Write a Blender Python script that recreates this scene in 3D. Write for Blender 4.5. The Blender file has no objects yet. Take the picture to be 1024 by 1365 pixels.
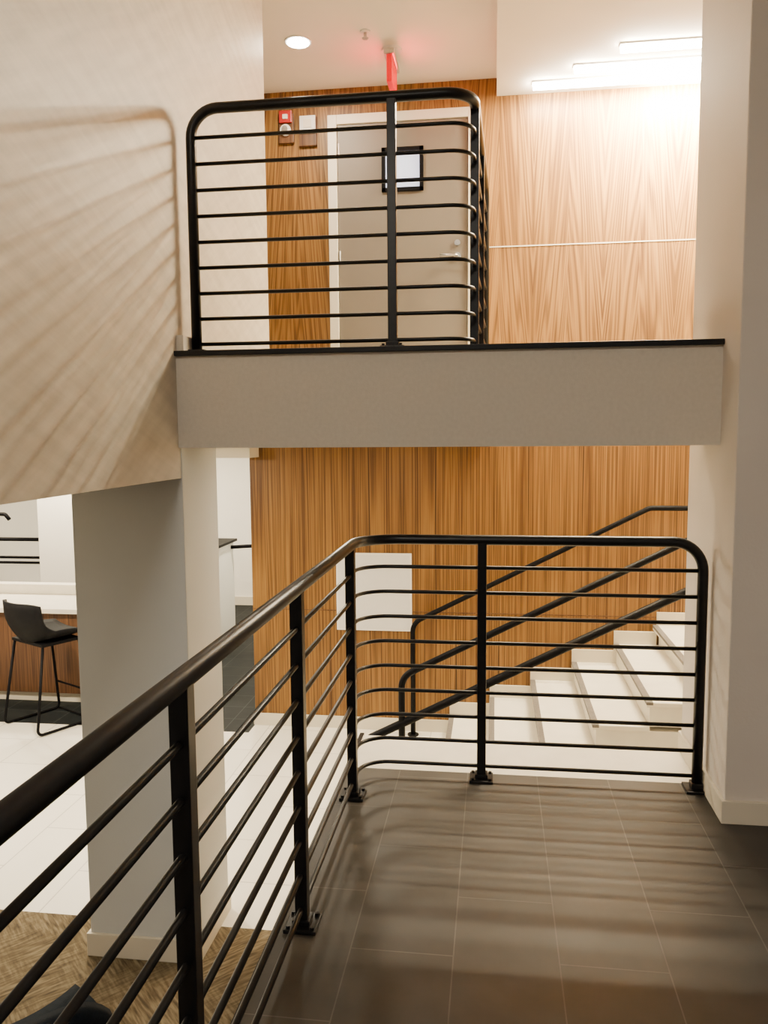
import bpy, bmesh, math
from mathutils import Vector, Matrix
D=bpy.data
# ------------------------------------------------------------ materials
def mat(name,col=(.8,.8,.8),rough=.5,metal=0,emis=None,es=0,noise=None,bump=None,spec=None):
    m=D.materials.new(name); m.use_nodes=True
    nt=m.node_tree; b=nt.nodes['Principled BSDF']
    b.inputs['Base Color'].default_value=(*col,1); b.inputs['Roughness'].default_value=rough
    b.inputs['Metallic'].default_value=metal
    if spec is not None: b.inputs['Specular IOR Level'].default_value=spec
    if emis: b.inputs['Emission Color'].default_value=(*emis,1); b.inputs['Emission Strength'].default_value=es
    if noise or bump:
        tc=nt.nodes.new('ShaderNodeTexCoord'); mp=nt.nodes.new('ShaderNodeMapping')
        nt.links.new(tc.outputs['Object'],mp.inputs[0])
        nz=nt.nodes.new('ShaderNodeTexNoise'); nt.links.new(mp.outputs[0],nz.inputs['Vector'])
        nz.inputs['Detail'].default_value=5
        if noise:
            sc,amt=noise; nz.inputs['Scale'].default_value=sc
            r=nt.nodes.new('ShaderNodeValToRGB')
            r.color_ramp.elements[0].position=.3; r.color_ramp.elements[1].position=.7
            r.color_ramp.elements[0].color=(*[c*(1-amt) for c in col],1)
            r.color_ramp.elements[1].color=(*[min(1,c*(1+amt)) for c in col],1)
            nt.links.new(nz.outputs['Fac'],r.inputs[0]); nt.links.new(r.outputs[0],b.inputs['Base Color'])
        if bump:
            bs,bst=bump
            n2=nt.nodes.new('ShaderNodeTexNoise'); n2.inputs['Scale'].default_value=bs
            nt.links.new(mp.outputs[0],n2.inputs['Vector'])
            bp=nt.nodes.new('ShaderNodeBump'); bp.inputs['Strength'].default_value=bst; bp.inputs['Distance'].default_value=.01
            nt.links.new(n2.outputs['Fac'],bp.inputs['Height']); nt.links.new(bp.outputs[0],b.inputs['Normal'])
    return m
def N(nt,t,**k):
    n=nt.nodes.new(t)
    for a,v in k.items(): setattr(n,a,v)
    return n
def math_(nt,op,a,b=None):
    n=N(nt,'ShaderNodeMath',operation=op)
    for i,v in enumerate((a,b)):
        if v is None: continue
        if isinstance(v,(int,float)): n.inputs[i].default_value=v
        else: nt.links.new(v,n.inputs[i])
    return n.outputs[0]
def ramp(nt,fac,els):
    r=N(nt,'ShaderNodeValToRGB'); e=r.color_ramp.elements
    while len(e)<len(els): e.new(.5)
    for i,(p,c) in enumerate(els): e[i].position=p; e[i].color=(*c,1)
    nt.links.new(fac,r.inputs[0]); return r.outputs[0]
def mix(nt,f,a,b,mode='MIX'):
    n=N(nt,'ShaderNodeMix',data_type='RGBA',blend_type=mode)
    if isinstance(f,(int,float)): n.inputs[0].default_value=f
    else: nt.links.new(f,n.inputs[0])
    for i,v in ((6,a),(7,b)):
        if isinstance(v,tuple): n.inputs[i].default_value=(*v,1)
        else: nt.links.new(v,n.inputs[i])
    return n.outputs[2]
def wood(name,light,midc,dark,pw=.5,seed=0,rough=.42,slope=0.0,streak=.6,zs=.12,ringamt=.26,lo=.64):
    m=D.materials.new(name); m.use_nodes=True; nt=m.node_tree; b=nt.nodes['Principled BSDF']
    tc=N(nt,'ShaderNodeTexCoord'); sx=N(nt,'ShaderNodeSeparateXYZ'); nt.links.new(tc.outputs['Object'],sx.inputs[0])
    x,z=sx.outputs[0],sx.outputs[2]
    xs=math_(nt,'ADD',x,10.03+seed)
    leaf=math_(nt,'FLOOR',math_(nt,'DIVIDE',xs,pw))
    u=math_(nt,'PINGPONG',xs,pw/2)
    u=math_(nt,'ADD',u,math_(nt,'MULTIPLY',z,slope))
    def vec(su,sz,off):
        c=N(nt,'ShaderNodeCombineXYZ')
        nt.links.new(math_(nt,'MULTIPLY',u,su),c.inputs[0])
        nt.links.new(math_(nt,'MULTIPLY',leaf,off),c.inputs[1])
        nt.links.new(math_(nt,'MULTIPLY',z,sz),c.inputs[2]); return c.outputs[0]
    n1=N(nt,'ShaderNodeTexNoise'); n1.inputs['Scale'].default_value=1; n1.inputs['Detail'].default_value=1
    nt.links.new(vec(9,zs*2,3.7),n1.inputs['Vector'])
    ring=math_(nt,'SINE',math_(nt,'MULTIPLY',n1.outputs['Fac'],85))
    ring=math_(nt,'MULTIPLY',math_(nt,'ADD',ring,1),.5)
    n2=N(nt,'ShaderNodeTexNoise'); n2.inputs['Scale'].default_value=1; n2.inputs['Detail'].default_value=4
    nt.links.new(vec(130,1.6,1.3),n2.inputs['Vector'])
    n3=N(nt,'ShaderNodeTexNoise'); n3.inputs['Scale'].default_value=1; n3.inputs['Detail'].default_value=2
    nt.links.new(vec(18,.2,2.1),n3.inputs['Vector'])
    f=math_(nt,'ADD',math_(nt,'MULTIPLY',ring,ringamt),math_(nt,'MULTIPLY',n2.outputs['Fac'],.60))
    f=math_(nt,'ADD',f,math_(nt,'MULTIPLY',n3.outputs['Fac'],.28))
    col=ramp(nt,f,[(.34,dark),(.58,midc),(.84,light)])
    n4=N(nt,'ShaderNodeTexNoise'); n4.inputs['Scale'].default_value=1; n4.inputs['Detail'].default_value=2
    nt.links.new(vec(44,.28,5.1),n4.inputs['Vector'])
    st=ramp(nt,n4.outputs['Fac'],[(lo,(0,0,0)),(lo+.05,(1,1,1))])
    col=mix(nt,math_(nt,'MULTIPLY',st,streak),col,tuple(c*.45 for c in dark))
    nt.links.new(col,b.inputs['Base Color']); b.inputs['Roughness'].default_value=rough
    b.inputs['Specular IOR Level'].default_value=.3
    return m
def tile(name,c1,c2,grout,tw,th,ox,oy,rough=.4,mortar=.004,nscale=5,namt=.25,offset=.5,bumpd=.15,spec=.5):
    m=D.materials.new(name); m.use_nodes=True; nt=m.node_tree; b=nt.nodes['Principled BSDF']
    tc=N(nt,'ShaderNodeTexCoord'); sx=N(nt,'ShaderNodeSeparateXYZ'); nt.links.new(tc.outputs['Object'],sx.inputs[0])
    c=N(nt,'ShaderNodeCombineXYZ')
    nt.links.new(math_(nt,'ADD',sx.outputs[1],oy),c.inputs[0]); nt.links.new(math_(nt,'ADD',sx.outputs[0],ox),c.inputs[1])
    br=N(nt,'ShaderNodeTexBrick',offset=offset); nt.links.new(c.outputs[0],br.inputs['Vector'])
    br.inputs['Scale'].default_value=1; br.inputs['Brick Width'].default_value=tw; br.inputs['Row Height'].default_value=th
    br.inputs['Mortar Size'].default_value=mortar; br.inputs['Mortar Smooth'].default_value=.2
    br.inputs['Color1'].default_value=(*c1,1); br.inputs['Color2'].default_value=(*c2,1); br.inputs['Mortar'].default_value=(*grout,1)
    nz=N(nt,'ShaderNodeTexNoise'); nz.inputs['Scale'].default_value=nscale; nz.inputs['Detail'].default_value=6
    nt.links.new(tc.outputs['Object'],nz.inputs['Vector'])
    g=ramp(nt,nz.outputs['Fac'],[(.3,(1-namt,)*3),(.7,(1,1,1))])
    nt.links.new(mix(nt,1,br.outputs['Color'],g,'MULTIPLY'),b.inputs['Base Color'])
    rr=math_(nt,'ADD',math_(nt,'MULTIPLY',nz.outputs['Fac'],.2),rough-.1); nt.links.new(rr,b.inputs['Roughness'])
    b.inputs['Specular IOR Level'].default_value=spec
    bp=N(nt,'ShaderNodeBump'); bp.inputs['Strength'].default_value=bumpd; bp.inputs['Distance'].default_value=.003; bp.invert=True
    nt.links.new(br.outputs['Fac'],bp.inputs['Height']); nt.links.new(bp.outputs[0],b.inputs['Normal'])
    return m
def streaknoise(nt,tc,rot,sc,scale,detail):
    mp=N(nt,'ShaderNodeMapping',vector_type='TEXTURE'); mp.inputs['Rotation'].default_value=rot; mp.inputs['Scale'].default_value=sc
    nt.links.new(tc.outputs['Object'],mp.inputs[0])
    n=N(nt,'ShaderNodeTexNoise'); n.inputs['Scale'].default_value=scale; n.inputs['Detail'].default_value=detail
    nt.links.new(mp.outputs[0],n.inputs['Vector']); return n.outputs['Fac']
def carpet(name):
    m=D.materials.new(name); m.use_nodes=True; nt=m.node_tree; b=nt.nodes['Principled BSDF']
    tc=N(nt,'ShaderNodeTexCoord')
    a=streaknoise(nt,tc,(0,0,.8),(7,1,1),75,4); c=streaknoise(nt,tc,(0,0,-.8),(7,1,1),75,4); s=streaknoise(nt,tc,(0,0,.8),(1,1,1),2.0,1)
    sel=ramp(nt,s,[(.42,(0,0,0)),(.58,(1,1,1))])
    f=mix(nt,sel,ramp(nt,a,[(.3,(0,0,0)),(.7,(1,1,1))]),ramp(nt,c,[(.3,(0,0,0)),(.7,(1,1,1))]))
    col=ramp(nt,f,[(.1,(.075,.058,.038)),(.5,(.14,.108,.065)),(.9,(.22,.175,.11))])
    nt.links.new(col,b.inputs['Base Color']); b.inputs['Roughness'].default_value=.95
    b.inputs['Specular IOR Level'].default_value=.1
    return m
def plaster(name,col):
    m=D.materials.new(name); m.use_nodes=True; nt=m.node_tree; b=nt.nodes['Principled BSDF']
    tc=N(nt,'ShaderNodeTexCoord')
    f1=streaknoise(nt,tc,(.5,0,0),(1,7,1),20,5); f2=streaknoise(nt,tc,(-.35,0,0),(1,7,1),20,5)
    f=math_(nt,'MULTIPLY',math_(nt,'ADD',f1,f2),.5)
    c=ramp(nt,f,[(.38,tuple(x*.80 for x in col)),(.62,col)])
    nt.links.new(c,b.inputs['Base Color']); b.inputs['Roughness'].default_value=.5
    bp=N(nt,'ShaderNodeBump'); bp.inputs['Strength'].default_value=.5; bp.inputs['Distance'].default_value=.006
    nt.links.new(f,bp.inputs['Height']); nt.links.new(bp.outputs[0],b.inputs['Normal'])
    return m
WOOD=wood('zebrano_veneer',(.31,.160,.040),(.19,.090,.020),(.075,.031,.008),pw=.6,streak=.85,lo=.65,zs=.06,ringamt=.22)
WOODU=wood('zebrano_veneer_chevron',(.32,.168,.046),(.21,.102,.025),(.09,.038,.010),pw=.52,seed=.35,slope=.075,streak=.35,zs=.15)
WOODC=wood('counter_veneer',(.15,.07,.03),(.10,.045,.018),(.05,.02,.01),seed=1.3)
BLK=mat('black_powder_coat',(.006,.006,.007),.36,.0,noise=(40,.2),spec=.3)
BLK2=mat('black_satin_steel',(.004,.004,.005),.5,.0,noise=(40,.2),spec=.08)
WALLW=mat('painted_wall_white',(.82,.79,.72),.7,noise=(3,.02),bump=(120,.05))
COLM=mat('painted_column_grey',(.60,.61,.59),.7,noise=(3,.02),bump=(120,.05))
PIER=mat('painted_pier',(.66,.60,.535),.65,noise=(2,.03),bump=(90,.08))
FASC=mat('fascia_grey',(.64,.58,.485),.6,noise=(60,.04),bump=(200,.1))
CEIL=mat('ceiling_paint',(.74,.69,.61),.8,noise=(3,.02))
TRIM=mat('trim_cream',(.66,.60,.48),.5,noise=(5,.02))
SEAM=mat('seam_reveal',(.45,.38,.27),.5,noise=(5,.02))
STONE=mat('white_stone',(.76,.71,.60),.45,noise=(9,.04))
NOSE=mat('nosing_grey',(.14,.125,.11),.6,noise=(50,.15))
PLAST=plaster('venetian_plaster',(.62,.555,.455))
DTILE=tile('dark_porcelain_tile',(.046,.040,.034),(.059,.052,.044),(.11,.10,.085),.6,.30,.11+3,.2+6,rough=.52,mortar=.0022,nscale=6,namt=.5,spec=.42)
WTILE=tile('white_porcelain_tile',(.78,.74,.64),(.80,.76,.66),(.48,.45,.39),.9,.45,5,8.1,rough=.4,mortar=.004,nscale=3,namt=.05)
BTILE=tile('black_floor_tile',(.012,.015,.016),(.016,.019,.020),(.045,.05,.05),.3,.3,10,10,rough=.6,mortar=.004,offset=0,spec=.1)
CARP=carpet('streaked_carpet')
DOORM=mat('door_paint_taupe',(.15,.127,.10),.5,noise=(4,.03))
STEEL=mat('brushed_steel',(.55,.54,.52),.3,1,noise=(80,.1))
REDP=mat('alarm_red',(.4,.01,.01),.35,noise=(20,.05))
REDE=mat('exit_red_glow',(.6,.002,.006),.4,emis=(1,.0,.01),es=.55,noise=(20,.02),spec=.1)
LAMP=mat('lamp_diffuser',(1,1,1),.4,emis=(1,.88,.68),es=190,noise=(20,.01))
LAMP2=mat('downlight_diffuser',(1,1,1),.4,emis=(1,.93,.82),es=60,noise=(20,.01))
VGLOW=mat('vision_glass_glow',(.45,.50,.62),.15,emis=(.74,.80,1.0),es=1.3,noise=(2,.08))  # emission stands in for light from the lit room beyond
PAPER=mat('white_board',(.84,.81,.75),.6,noise=(6,.01))
LEATH=mat('dark_leather',(.006,.006,.007),.65,noise=(30,.2),bump=(150,.1),spec=.1)
NAVY=mat('navy_fabric',(.008,.012,.018),.8,noise=(60,.2),bump=(200,.2),spec=.1)
PLAS=mat('white_plastic',(.72,.70,.66),.4,noise=(20,.02))
# ------------------------------------------------------------ mesh builder
class MB:
    def __init__(s,name): s.name=name; s.bm=bmesh.new(); s.mats=[]
    def mi(s,m):
        if m not in s.mats: s.mats.append(m)
        return s.mats.index(m)
    def box(s,x0,x1,y0,y1,z0,z1,m,bev=0,M=None):
        i=s.mi(m); b2=bmesh.new(); bmesh.ops.create_cube(b2,size=1)
        for v in b2.verts:
            v.co=Vector(((x0+x1)/2+v.co.x*(x1-x0),(y0+y1)/2+v.co.y*(y1-y0),(z0+z1)/2+v.co.z*(z1-z0)))
        if bev: bmesh.ops.bevel(b2,geom=b2.edges[:],offset=bev,segments=2,affect='EDGES',profile=.6)
        s._add(b2,i,M,False); return s
    def _add(s,b2,i,M,smooth):
        if M: b2.transform(M)
        vm={v:s.bm.verts.new(v.co) for v in b2.verts}
        for f in b2.faces:
            try: nf=s.bm.faces.new([vm[v] for v in f.verts])
            except ValueError: continue
            nf.material_index=i; nf.smooth=smooth
        b2.free()
    def cyl(s,c,r,h,m,axis='Z',seg=24,r2=None,bev=0):
        b2=bmesh.new(); bmesh.ops.create_cone(b2,cap_ends=True,segments=seg,radius1=r,radius2=r if r2 is None else r2,depth=h)
        if bev: bmesh.ops.bevel(b2,geom=[e for e in b2.edges if abs(e.verts[0].co.z-e.verts[1].co.z)<1e-6],offset=bev,segments=2,affect='EDGES')
        R={'Z':Matrix(),'Y':Matrix.Rotation(math.pi/2,4,'X'),'X':Matrix.Rotation(math.pi/2,4,'Y')}[axis]
        s._add(b2,s.mi(m),Matrix.Translation(c)@R,False); return s
    def tube(s,pts,r,m,seg=12,closed=False):
        pts=[Vector(p) for p in pts]; i=s.mi(m); n=len(pts)
        tang=[]
        for k in range(n):
            a=pts[(k-1)%n] if (closed or k>0) else pts[k]; b=pts[(k+1)%n] if (closed or k<n-1) else pts[k]
            tang.append((b-a).normalized())
        t=tang[0]; up=Vector((0,0,1)) if abs(t.z)<.9 else Vector((1,0,0))
        nrm=(up-t*up.dot(t)).normalized(); rings=[]
        for k in range(n):
            t=tang[k]; nrm=(nrm-t*nrm.dot(t)).normalized(); bn=t.cross(nrm)
            rings.append([s.bm.verts.new(pts[k]+(nrm*math.cos(2*math.pi*j/seg)+bn*math.sin(2*math.pi*j/seg))*r) for j in range(seg)])
        for k in range(n if closed else n-1):
            A=rings[k]; B=rings[(k+1)%n]
            for j in range(seg):
                f=s.bm.faces.new((A[j],A[(j+1)%seg],B[(j+1)%seg],B[j])); f.material_index=i; f.smooth=True
        if not closed:
            for rg in (rings[0][::-1],rings[-1]):
                f=s.bm.faces.new(rg); f.material_index=i
        return s
    def poly(s,verts,faces,m,smooth=False):
        i=s.mi(m); vs=[s.bm.verts.new(v) for v in verts]
        for f in faces:
            nf=s.bm.faces.new([vs[k] for k in f]); nf.material_index=i; nf.smooth=smooth
        return s
    def done(s,loc=None,rotz=0,parent=None):
        bmesh.ops.recalc_face_normals(s.bm,faces=s.bm.faces[:])
        me=D.meshes.new(s.name); s.bm.to_mesh(me); s.bm.free()
        for m in s.mats: me.materials.append(m)
        o=D.objects.new(s.name,me); bpy.context.collection.objects.link(o)
        if loc: o.location=loc
        o.rotation_euler[2]=rotz
        if parent: o.parent=parent
        return o
def fillet(pts,R,seg=8):
    pts=[Vector(p) for p in pts]; out=[pts[0]]
    for k in range(1,len(pts)-1):
        p=pts[k]; r=R[k-1] if isinstance(R,(list,tuple)) else R
        a=(pts[k-1]-p).normalized(); b=(pts[k+1]-p).normalized()
        ang=a.angle(b)
        if ang>3.1 or r<=0: out.append(p); continue
        d=r/math.tan(ang/2); c=p+(a+b).normalized()*(r/math.sin(ang/2))
        s0=p+a*d-c; s1=p+b*d-c; tot=s0.angle(s1)
        for j in range(seg+1):
            f=j/seg; out.append(c+(s0*math.sin((1-f)*tot)+s1*math.sin(f*tot))/math.sin(tot))
    out.append(pts[-1]); return out
def simple(name,x0,x1,y0,y1,z0,z1,m,bev=0):
    return MB(name).box(x0,x1,y0,y1,z0,z1,m,bev).done()
# ------------------------------------------------------------ key dims
ZL=-.93; W=6.4; ZU=1.83; ZC=4.13; ZD=4.0
# floors
simple('floor',-.64,3.0,-3,3.47,-.35,0,DTILE)
MB('floor_landing_edge').box(-.64,3.0,3.47,3.86,-.35,0,STONE).box(1.27,3.0,3.86,W,-.35,0,STONE).done()  # front strip in pale stone: lamp wash on the floor put into colour
simple('floor_carpet',-9,3,-3,3.65,ZL-.2,ZL,CARP)
MB('floor_lower_tile').box(-9,3,3.65,6.2,ZL-.2,ZL,WTILE).box(-1.98,3,6.2,W+.3,ZL-.2,ZL,WTILE).done()
simple('floor_black_tile',-9,-1.98,6.2,11.2,ZL-.2,ZL,BTILE)
simple('trim_landing_edge',-.66,-.64,-3,3.88,-.35,.004,BLK)
# back wall, wood
simple('wall_back_lower',-1.98,3.0,W,W+.3,ZL,ZU,WOOD)
simple('wall_back_upper',-9,3.0,W,W+.3,ZU,ZC+.1,WOODU)
sm=MB('trim_panel_seams')
sm.box(-.13,3.0,W-.003,W,2.897,2.905,TRIM).box(-9,-1.29,W-.003,W,2.83,2.837,SEAM).box(-1.98,3.0,W-.003,W,.055,.061,WOODC)
sm.done()
simple('baseboard_back',-1.99,-.34,W-.018,W,ZL,ZL+.10,TRIM,.003)
# far room behind lower level
simple('wall_far',-9,-1.5,11.0,11.2,ZL,1.6,WALLW)
simple('baseboard_far',-9,-1.98,10.98,11.0,ZL,ZL+.12,TRIM)
simple('wall_corridor_right',-1.98,-1.8,W+.3,11.0,ZL,1.6,WALLW)
simple('wall_left_far',-9.2,-9,-3,11.2,ZL,ZC,WALLW)
# bulkhead (left plaster wall)
bw=MB('wall_left'); bw.box(-1.55,-1.35,-3,3.37,1.31,ZC,PLAST).box(-1.55,-1.35,3.37,4.82,ZU,ZC,PLAST); bw.done()
simple('ceiling_lower',-9,-1.55,-3,3.37,1.31,1.45,CEIL)
simple('ceiling_lower_far',-9,-1.8,W+.3,11.0,1.6,1.7,CEIL)
simple('trim_header',-9,-1.90,6.15,W+.25,1.31,1.44,TRIM)
# upper slab + beam
simple('floor_upper',-9,-.05,3.41,W,1.44,ZU,FASC)
simple('beam_fascia',-1.35,.88,3.35,3.62,1.44,ZU,FASC)
simple('trim_beam_edge',-1.36,.88,3.33,3.62,ZU,ZU+.022,BLK,.003)
simple('trim_curb_upper',-1.35,-1.318,3.36,3.9,ZU+.022,ZU+.09,FASC,.003)
# right pier
simple('wall_right_pier',.88,3.0,3.13,3.86,0,ZC,PIER,.006)
bb=MB('baseboard_pier'); bb.box(.866,3.0,3.114,3.13,0,.09,TRIM,.003).box(.866,.88,3.13,3.86,0,.09,TRIM,.003); bb.done()
simple('wall_right',3.0,3.2,-3,W+.3,ZL,ZC,PIER)
# ceilings
simple('ceiling',-9,3.2,-3,W+.3,ZC,ZC+.15,CEIL)
simple('ceiling_soffit',0.0,3.0,-3,W,ZD,ZC,CEIL)
# column
simple('column',-1.865,-1.345,3.37,3.81,ZL,1.44,COLM,.004)
cb=MB('baseboard_column')
cb.box(-1.88,-1.33,3.355,3.37,ZL,ZL+.11,TRIM,.003).box(-1.345,-1.33,3.37,3.81,ZL,ZL+.11,TRIM,.003).box(-1.88,-1.865,3.37,3.81,ZL,ZL+.11,TRIM,.003); cb.done()
# ------------------------------------------------------------ staircase
X0=-.33; RUN=.32; RIS=.155; SW=W-.022
st=MB('staircase'); bs=MB('baseboard_stair')
for k in range(5):
    x0=X0+RUN*k; z1=ZL+RIS*(k+1)
    st.box(x0,X0+RUN*5,5.0,SW,ZL if k==0 else z1-RIS,z1-.03,STONE)
    st.box(x0-.02,x0+RUN+.001,4.985,SW,z1-.03,z1,STONE,.004)
    st.box(x0-.022,x0+.018,4.984,SW-.001,z1-.016,z1+.002,NOSE)
    bs.box(x0-.02,x0+RUN-.02,SW,W,ZL,z1+.10,TRIM,.002)
x0=X0+RUN*5
st.box(x0-.05,x0+.0,4.985,SW,-.035,0.001,STONE,.003)
st.box(x0-.052,x0-.012,4.984,SW-.001,-.016,.003,NOSE)
bs.box(x0-.02,3.0,SW,W,0,.10,TRIM,.002)
st.done(); bs.done()
simple('wall_stair_landing_support',1.29,3.0,3.9,W,ZL,-.35,WALLW)
def stair_rail(name,Y,zoff,xs,r,bottomz,R=.12,flat=True):
    m=MB(name)
    S=.515; f=lambda x: zoff+S*(x-xs)
    xe=1.16
    pts=[(xs,Y,bottomz),(xs,Y,f(xs)),(xe,Y,f(xe)),(2.3,Y,f(xe))] if flat else [(xs,Y,bottomz),(xs,Y,f(xs)),(2.2,Y,f(2.2))]
    m.tube(fillet(pts,[R,.12] if flat else R,8),r,BLK2,14)
    return m,f
m,f=stair_rail('stair_handrail_wall',6.30,-.01,-.64,.020,ZL)
m.cyl((-.64,6.30,ZL+.006),.045,.012,BLK2)
for x in (1.9,):
    z=f(min(x,1.16))
    m.tube(fillet([(x,6.30,z-.01),(x,6.30,z-.06),(x,W,z-.06)],.03,5),.008,BLK2,8); m.cyl((x,W-.004,z-.06),.032,.008,BLK2,'Y')
m.done()
m,f=stair_rail('stair_guardrail',5.04,-.06,-.585,.022,ZL,flat=False)
S=.515
pts=fillet([(-.80,5.04,ZL),(-.80,5.04,-.48),(-.73,5.04,-.445),(2.2,5.04,-.445+S*2.93)],[.03,.08],6)
m.tube(pts,.027,BLK2,14)
m.cyl((-.585,5.04,ZL+.006),.05,.012,BLK2); m.cyl((-.80,5.04,ZL+.006),.05,.012,BLK2)
m.box(1.5,1.54,5.02,5.06,0,1.03,BLK2); m.box(2.16,2.2,5.02,5.06,0,1.35,BLK2)
m.done()
# ------------------------------------------------------------ guardrails
HR=1.046; RZ=[.06+.1085*i for i in range(9)]
def post(m,x,y,z0,h,plate=True):
    m.box(x-.019,x+.019,y-.019,y+.019,z0,z0+h,BLK,.003)
    if plate:
        m.box(x-.05,x+.05,y-.05,y+.05,z0,z0+.012,BLK,.003)
        m.box(x-.028,x+.028,y-.028,y+.028,z0+.012,z0+.03,BLK,.004)
        for sx in(-1,1):
            for sy in(-1,1): m.cyl((x+sx*.037,y+sy*.037,z0+.016),.007,.009,BLK,seg=8)
g=MB('landing_guardrail')
XL=-.575; YF=3.41; XR=.845
top=fillet([(XL,-2.6,HR),(XL,YF,HR),(XR,YF,HR),(XR,YF,.0)],[.18,.12],10)
g.tube(top,.0215,BLK,20)
for z in RZ:
    g.tube(fillet([(XL,-2.6,z),(XL,YF,z),(XR,YF,z)],.13,8),.0085,BLK,10)
for y in (3.18,2.29,1.40,.51,-.38,-1.27,-2.16): post(g,XL,y,0,HR)
post(g,-.05,YF,0,HR)
g.box(XR-.05,XR+.035,YF-.05,YF+.05,0,.012,BLK,.003)
g.box(XR-.026,XR+.026,YF-.026,YF+.026,.0,.035,BLK,.004)
g.done()
u=MB('upper_guardrail')
ZB=ZU+.022; YU=3.46; UX0=-1.295; UXC=-.095; YE=4.85; UXE=-.06
HU=ZU+1.046
u.tube(fillet([(UX0,YU,ZB),(UX0,YU,HU),(UXC,YU,HU),(UXE,YE,HU),(UXE,YE,ZB-.02)],[.12,.12,.12],10),.0225,BLK,20)
for z in RZ:
    u.tube(fillet([(UX0,YU,ZU+z),(UXC,YU,ZU+z),(UXE,YE,ZU+z)],.10,8),.0085,BLK,10)
post(u,-.43,YU,ZB,1.02); post(u,UXC+.004,YU+.15,ZU,1.04,False); post(u,-.077,YU+.75,ZU,1.04,False)
u.box(UX0-.035,UX0+.05,YU-.05,YU+.05,ZB,ZB+.012,BLK)
u.done()
# ------------------------------------------------------------ door
fr=MB('trim_door_frame')
fr.box(-1.28,-1.21,W-.075,W,ZU,3.91,TRIM,.004).box(-.21,-.14,W-.075,W,ZU,3.91,TRIM,.004).box(-1.21,-.21,W-.075,W,3.84,3.91,TRIM,.004)
fr.done()
d=MB('door_1')
DY=W-.025
d.box(-1.205,-.215,DY-.035,DY,ZU+.01,3.835,DOORM)
a,b_,c,e=-.865,-.546,3.325,3.65
d.box(a+.02,b_-.02,DY-.041,DY-.035,c+.02,e-.02,VGLOW)
for q in ((a,b_,c,c+.03),(a,b_,e-.03,e),(a,a+.03,c,e),(b_-.03,b_,c,e)): d.box(q[0],q[1],DY-.052,DY-.033,q[2],q[3],BLK2,.002)
hy=DY-.04
d.cyl((-.29,hy,2.83),.028,.012,STEEL,'Y'); d.tube(fillet([(-.29,hy+.005,2.83),(-.29,hy-.055,2.83),(-.42,hy-.055,2.83)],.02,5),.009,STEEL,10)
d.cyl((-.29,hy,2.93),.022,.012,STEEL,'Y')
for z in (2.05,2.85,3.65): d.cyl((-1.198,DY-.042,z),.008,.1,STEEL)
d.done()
f1=MB('fire_alarm_strobe')
f1.box(-1.675,-1.555,W-.03,W,3.74,3.96,WOODC,.004).box(-1.665,-1.565,W-.05,W-.03,3.885,3.975,REDP,.006)
f1.cyl((-1.615,W-.045,3.83),.042,.03,PLAS,'Y',bev=.005); f1.cyl((-1.615,W-.065,3.83),.024,.02,STEEL,'Y'); f1.box(-1.635,-1.595,W-.06,W-.05,3.91,3.945,PLAS,.003)
f1.done()
f2=MB('wall_control_panel')
f2.box(-1.515,-1.375,W-.03,W,3.71,3.93,WOODC,.004).box(-1.505,-1.38,W-.045,W-.03,3.80,3.93,PLAS,.004).box(-1.475,-1.41,W-.05,W-.045,3.84,3.90,TRIM,.002); f2.done()
nb=MB('wall_notice_board'); nb.box(-1.27,-.655,W-.02,W,-.10,.535,PAPER,.004); nb.box(-1.255,-.67,W-.023,W-.019,-.085,.52,PLAS,.001); nb.done()
# exit sign
ex=MB('exit_sign')
ex.box(-.738,-.702,5.68,5.98,3.86,4.04,REDE,.004).box(-.755,-.685,5.67,5.99,4.035,4.07,STEEL,.004)
ex.cyl((-.72,5.83,4.09),.02,.06,STEEL).cyl((-.72,5.83,4.122),.07,.016,PLAS)
exo=ex.done()
for s in (-1,1):
    l=D.lights.new('sign_glow','AREA'); l.shape='RECTANGLE'; l.size=.14; l.size_y=.26; l.energy=3.0; l.color=(1,.01,.02)
    lo=D.objects.new('sign_glow',l); bpy.context.collection.objects.link(lo); lo.parent=exo
    lo.location=(-.72+s*.021,5.83,3.95); lo.rotation_euler=(0,-s*math.pi/2,0)
sp=MB('fire_sprinkler'); sp.cyl((-.86,5.55,ZC-.005),.035,.01,PLAS).cyl((-.86,5.55,ZC-.025),.01,.03,STEEL).cyl((-.86,5.55,ZC-.045),.022,.004,STEEL); sp.done()
def area(parent,loc,sx,sy,power,col,name,shape='RECTANGLE',rx=0):
    l=D.lights.new(name,'AREA'); l.shape=shape; l.size=sx
    if shape=='RECTANGLE': l.size_y=sy
    l.energy=power; l.color=col
    lo=D.objects.new(name,l); bpy.context.collection.objects.link(lo); lo.parent=parent; lo.location=loc; lo.rotation_euler[0]=rx
def downlight(x,y,z,r,power,name='ceiling_downlight',col=(1,.86,.63)):
    m=MB(name); m.cyl((0,0,-.004),r*1.2,.008,PLAS,seg=32).cyl((0,0,-.009),r,.006,LAMP2,seg=32)
    o=m.done((x,y,z)); area(o,(0,0,-.015),r*2,0,power,col,'bulb','DISK'); return o
downlight(-1.33,5.62,ZC,.075,42)
for (x,y) in ((-2.6,4.9),(-4.6,4.9),(-6.6,4.9)): downlight(x,y,1.44,.09,85)
for (x,y) in ((-2.6,1.5),(-4.6,1.5)): downlight(x,y,1.31,.09,16)
for (x,y) in ((-2.6,9.0),(-5.6,8.0),(-4.2,9.6),(-4.4,7.9),(-7.4,9)): downlight(x,y,1.6,.09,75)
downlight(-.9,4.6,1.44,.08,20)
WARM=(1,.83,.51)
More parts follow.
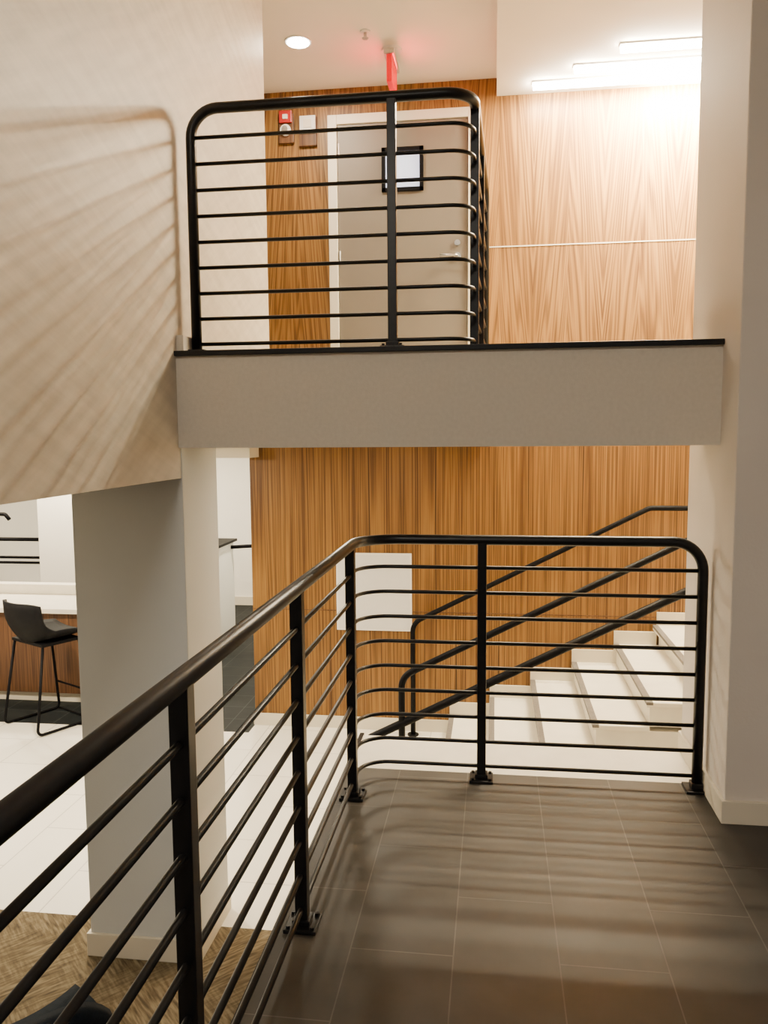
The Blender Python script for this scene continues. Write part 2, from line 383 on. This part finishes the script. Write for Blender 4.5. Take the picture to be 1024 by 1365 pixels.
def linear(x0,x1,y,power):
    L=x1-x0; m=MB('linear_ceiling_light')
    m.box(-L/2-.01,L/2+.01,-.035,.035,-.012,0,PLAS,.002).box(-L/2,L/2,-.028,.028,-.045,-.01,LAMP,.004)
    o=m.done(((x0+x1)/2,y,ZD)); area(o,(0,0,-.05),L,.05,power,WARM,'tube'); return o
l1=linear(.26,1.9,6.20,110); l2=linear(.53,2.1,5.97,75); linear(.80,2.3,5.70,70)
area(l1,(.32,0,-.06),.6,.05,260,WARM,'added_wall_wash',rx=math.radians(60))  # extra lamp tilted at the wall, added to strengthen its hotspot
area(l2,(-.02,0,-.06),.7,.05,260,WARM,'added_wall_wash',rx=math.radians(62))  # second added lamp, broadens the bright patch on the wall
pl=MB('added_fill_panel'); pl.box(-.6,.6,-.3,.3,-.02,0,PLAS,.003).box(-.57,.57,-.27,.27,-.024,-.019,LAMP2,.001)  # unseen panel behind the camera, added to brighten pier and beam
po=pl.done((-.7,-1.6,ZC)); area(po,(0,0,-.03),1.1,.5,20,(1,.85,.68),'tube')
# ------------------------------------------------------------ background: counter etc.
c=MB('reception_counter')
c.box(-8.5,-3.25,6.72,7.4,ZL+.09,-.09,WOODC).box(-8.5,-3.27,6.76,7.38,ZL,ZL+.09,TRIM).box(-8.55,-3.2,6.65,7.45,-.09,-.045,STONE,.006)
c.box(-8.5,-3.25,7.28,7.4,-.045,.05,STONE,.004)
for x in (-7.2,-5.9,-4.6): c.box(x-.004,x+.004,6.714,6.72,ZL+.09,-.09,BLK)
c.done()
simple('column_far',-5.0,-4.0,8.3,8.9,ZL,1.6,WALLW,.004).name='column.001'
hw=MB('half_wall_far'); hw.box(-3.4,-3.1,8.2,9.3,ZL,.22,COLM,.004).box(-3.42,-3.06,8.18,9.33,.22,.25,BLK2,.004); hw.done()
h=MB('corridor_handrail'); h.tube(fillet([(-3.1,9.2,.16),(-2.82,9.35,.16),(-2.80,9.35,.02)],.03,5),.022,BLK2,10); h.cyl((-2.81,9.35,.13),.035,.07,BLK2); h.done()
fg=MB('far_guardrail')
for z,r in ((.31,.022),(.10,.016),(.04,.016)): fg.tube([(-8.9,8.6,z),(-5.02,8.6,z)],r,BLK2,8)
for x in (-8.6,-7.4,-6.2): fg.box(x-.02,x+.02,8.58,8.62,ZL,.32,BLK2)
fg.tube(fillet([(-8.9,8.4,.62),(-5.45,8.4,.62),(-5.40,8.4,.56)],.03,5),.022,BLK2,10)
fg.box(-8.62,-8.58,8.38,8.42,ZL,.62,BLK2)
fg.done()
# ------------------------------------------------------------ seating
def shell(m,w,depth,backh,seatz,mt,thick=.025,nu=14,nv=12,wrap=.10,rnd=.04,pw=4):
    prof=[]
    for i in range(nu+1):
        t=i/nu
        if t<.5: s=t/.5; y=depth/2-depth*s*.85; z=seatz+.02*(1-s)**2-.012*math.sin(s*math.pi)
        else:
            s=(t-.5)/.5; y=-depth*.35-depth*.15*math.sin(min(1,s*1.4)*math.pi/2)-.03*s; z=seatz+backh*s**1.25
        prof.append((y,z,t))
    V=[];F=[]
    for off in (0,1):
        for (y,z,t) in prof:
            for j in range(nv+1):
                q=-1+2*j/nv; ww=w/2*(1-.08*abs(t-.5)*2)
                ws=wrap*abs(q)**2.5*(.4+.6*math.sin(min(1,t*1.3)*math.pi))
                fw=.10*abs(q)**2.2*(1 if t>.5 else t*2)
                nrm=0 if t<.5 else min(1,(t-.5)*3)
                V.append((q*ww,y+fw+(-thick*nrm if off else 0),z+ws*(1-max(0,t-.6))-(rnd*abs(q)**pw*max(0,t-.5)*2)+(-thick if off else 0)*(1-nrm)))
    n=(nu+1)*(nv+1); R=nv+1
    for i in range(nu):
        for j in range(nv):
            a=i*R+j; F.append((a,a+1,a+R+1,a+R)); F.append((n+a,n+a+R,n+a+R+1,n+a+1))
    for i in range(nu):
        for j in (0,nv):
            a=i*R+j; F.append((a,a+R,n+a+R,n+a))
    for j in range(nv):
        for i in (0,nu):
            a=i*R+j; F.append((a,a+1,n+a+1,n+a))
    m.poly(V,F,mt,True)
def stool(x,y,rot):
    m=MB('bar_stool'); sz=.76
    shell(m,.56,.50,.32,sz,LEATH,wrap=.09)
    for sx in (-1,1):
        m.tube(fillet([(sx*.21,.17,sz-.02),(sx*.255,.25,.012),(sx*.255,-.26,.012),(sx*.21,-.15,sz-.02)],.04,6),.012,BLK2,8)
    m.tube([(-.24,.23,.26),(.24,.23,.26)],.009,BLK2,8); m.tube([(-.245,.245,.012),(.245,.245,.012)],.009,BLK2,8)
    m.box(-.23,.23,-.17,.18,sz-.045,sz-.02,BLK2,.004)
    m.done((x,y,ZL),rot)
stool(-3.74,6.24,-.5)
def lounge(x,y,rot):
    m=MB('lounge_chair'); sz=.42
    shell(m,.56,.50,.38,sz,NAVY,thick=.05,wrap=.14,rnd=.17,pw=3,nv=18)
    for sx in (-1,1):
        for sy in (-1,1):
            m.tube([(sx*.16,sy*.14,sz-.03),(sx*.25,sy*.23,0)],.014,BLK2,8)
    m.box(-.19,.19,-.17,.17,sz-.06,sz-.03,BLK2,.004)
    m.done((x,y,ZL),rot)
lounge(-1.48,2.16,.75)
# ------------------------------------------------------------ world
w=D.worlds.new('World'); bpy.context.scene.world=w; w.use_nodes=True
bg=w.node_tree.nodes['Background']; bg.inputs[0].default_value=(1.0,.87,.73,1); bg.inputs[1].default_value=.26
# ------------------------------------------------------------ camera
cam=D.cameras.new('camera'); co=D.objects.new('camera',cam); bpy.context.collection.objects.link(co)
cam.sensor_fit='VERTICAL'; cam.sensor_height=36; cam.lens=36*1080/1365; cam.clip_start=.02
Mx=Matrix.Translation((0,0,1.5))@Matrix.Rotation(math.radians(7.8),4,'Z')@Matrix.Rotation(math.radians(90-5.6),4,'X')@Matrix.Rotation(math.radians(-.45),4,'Z')
co.matrix_world=Mx
bpy.context.scene.camera=co
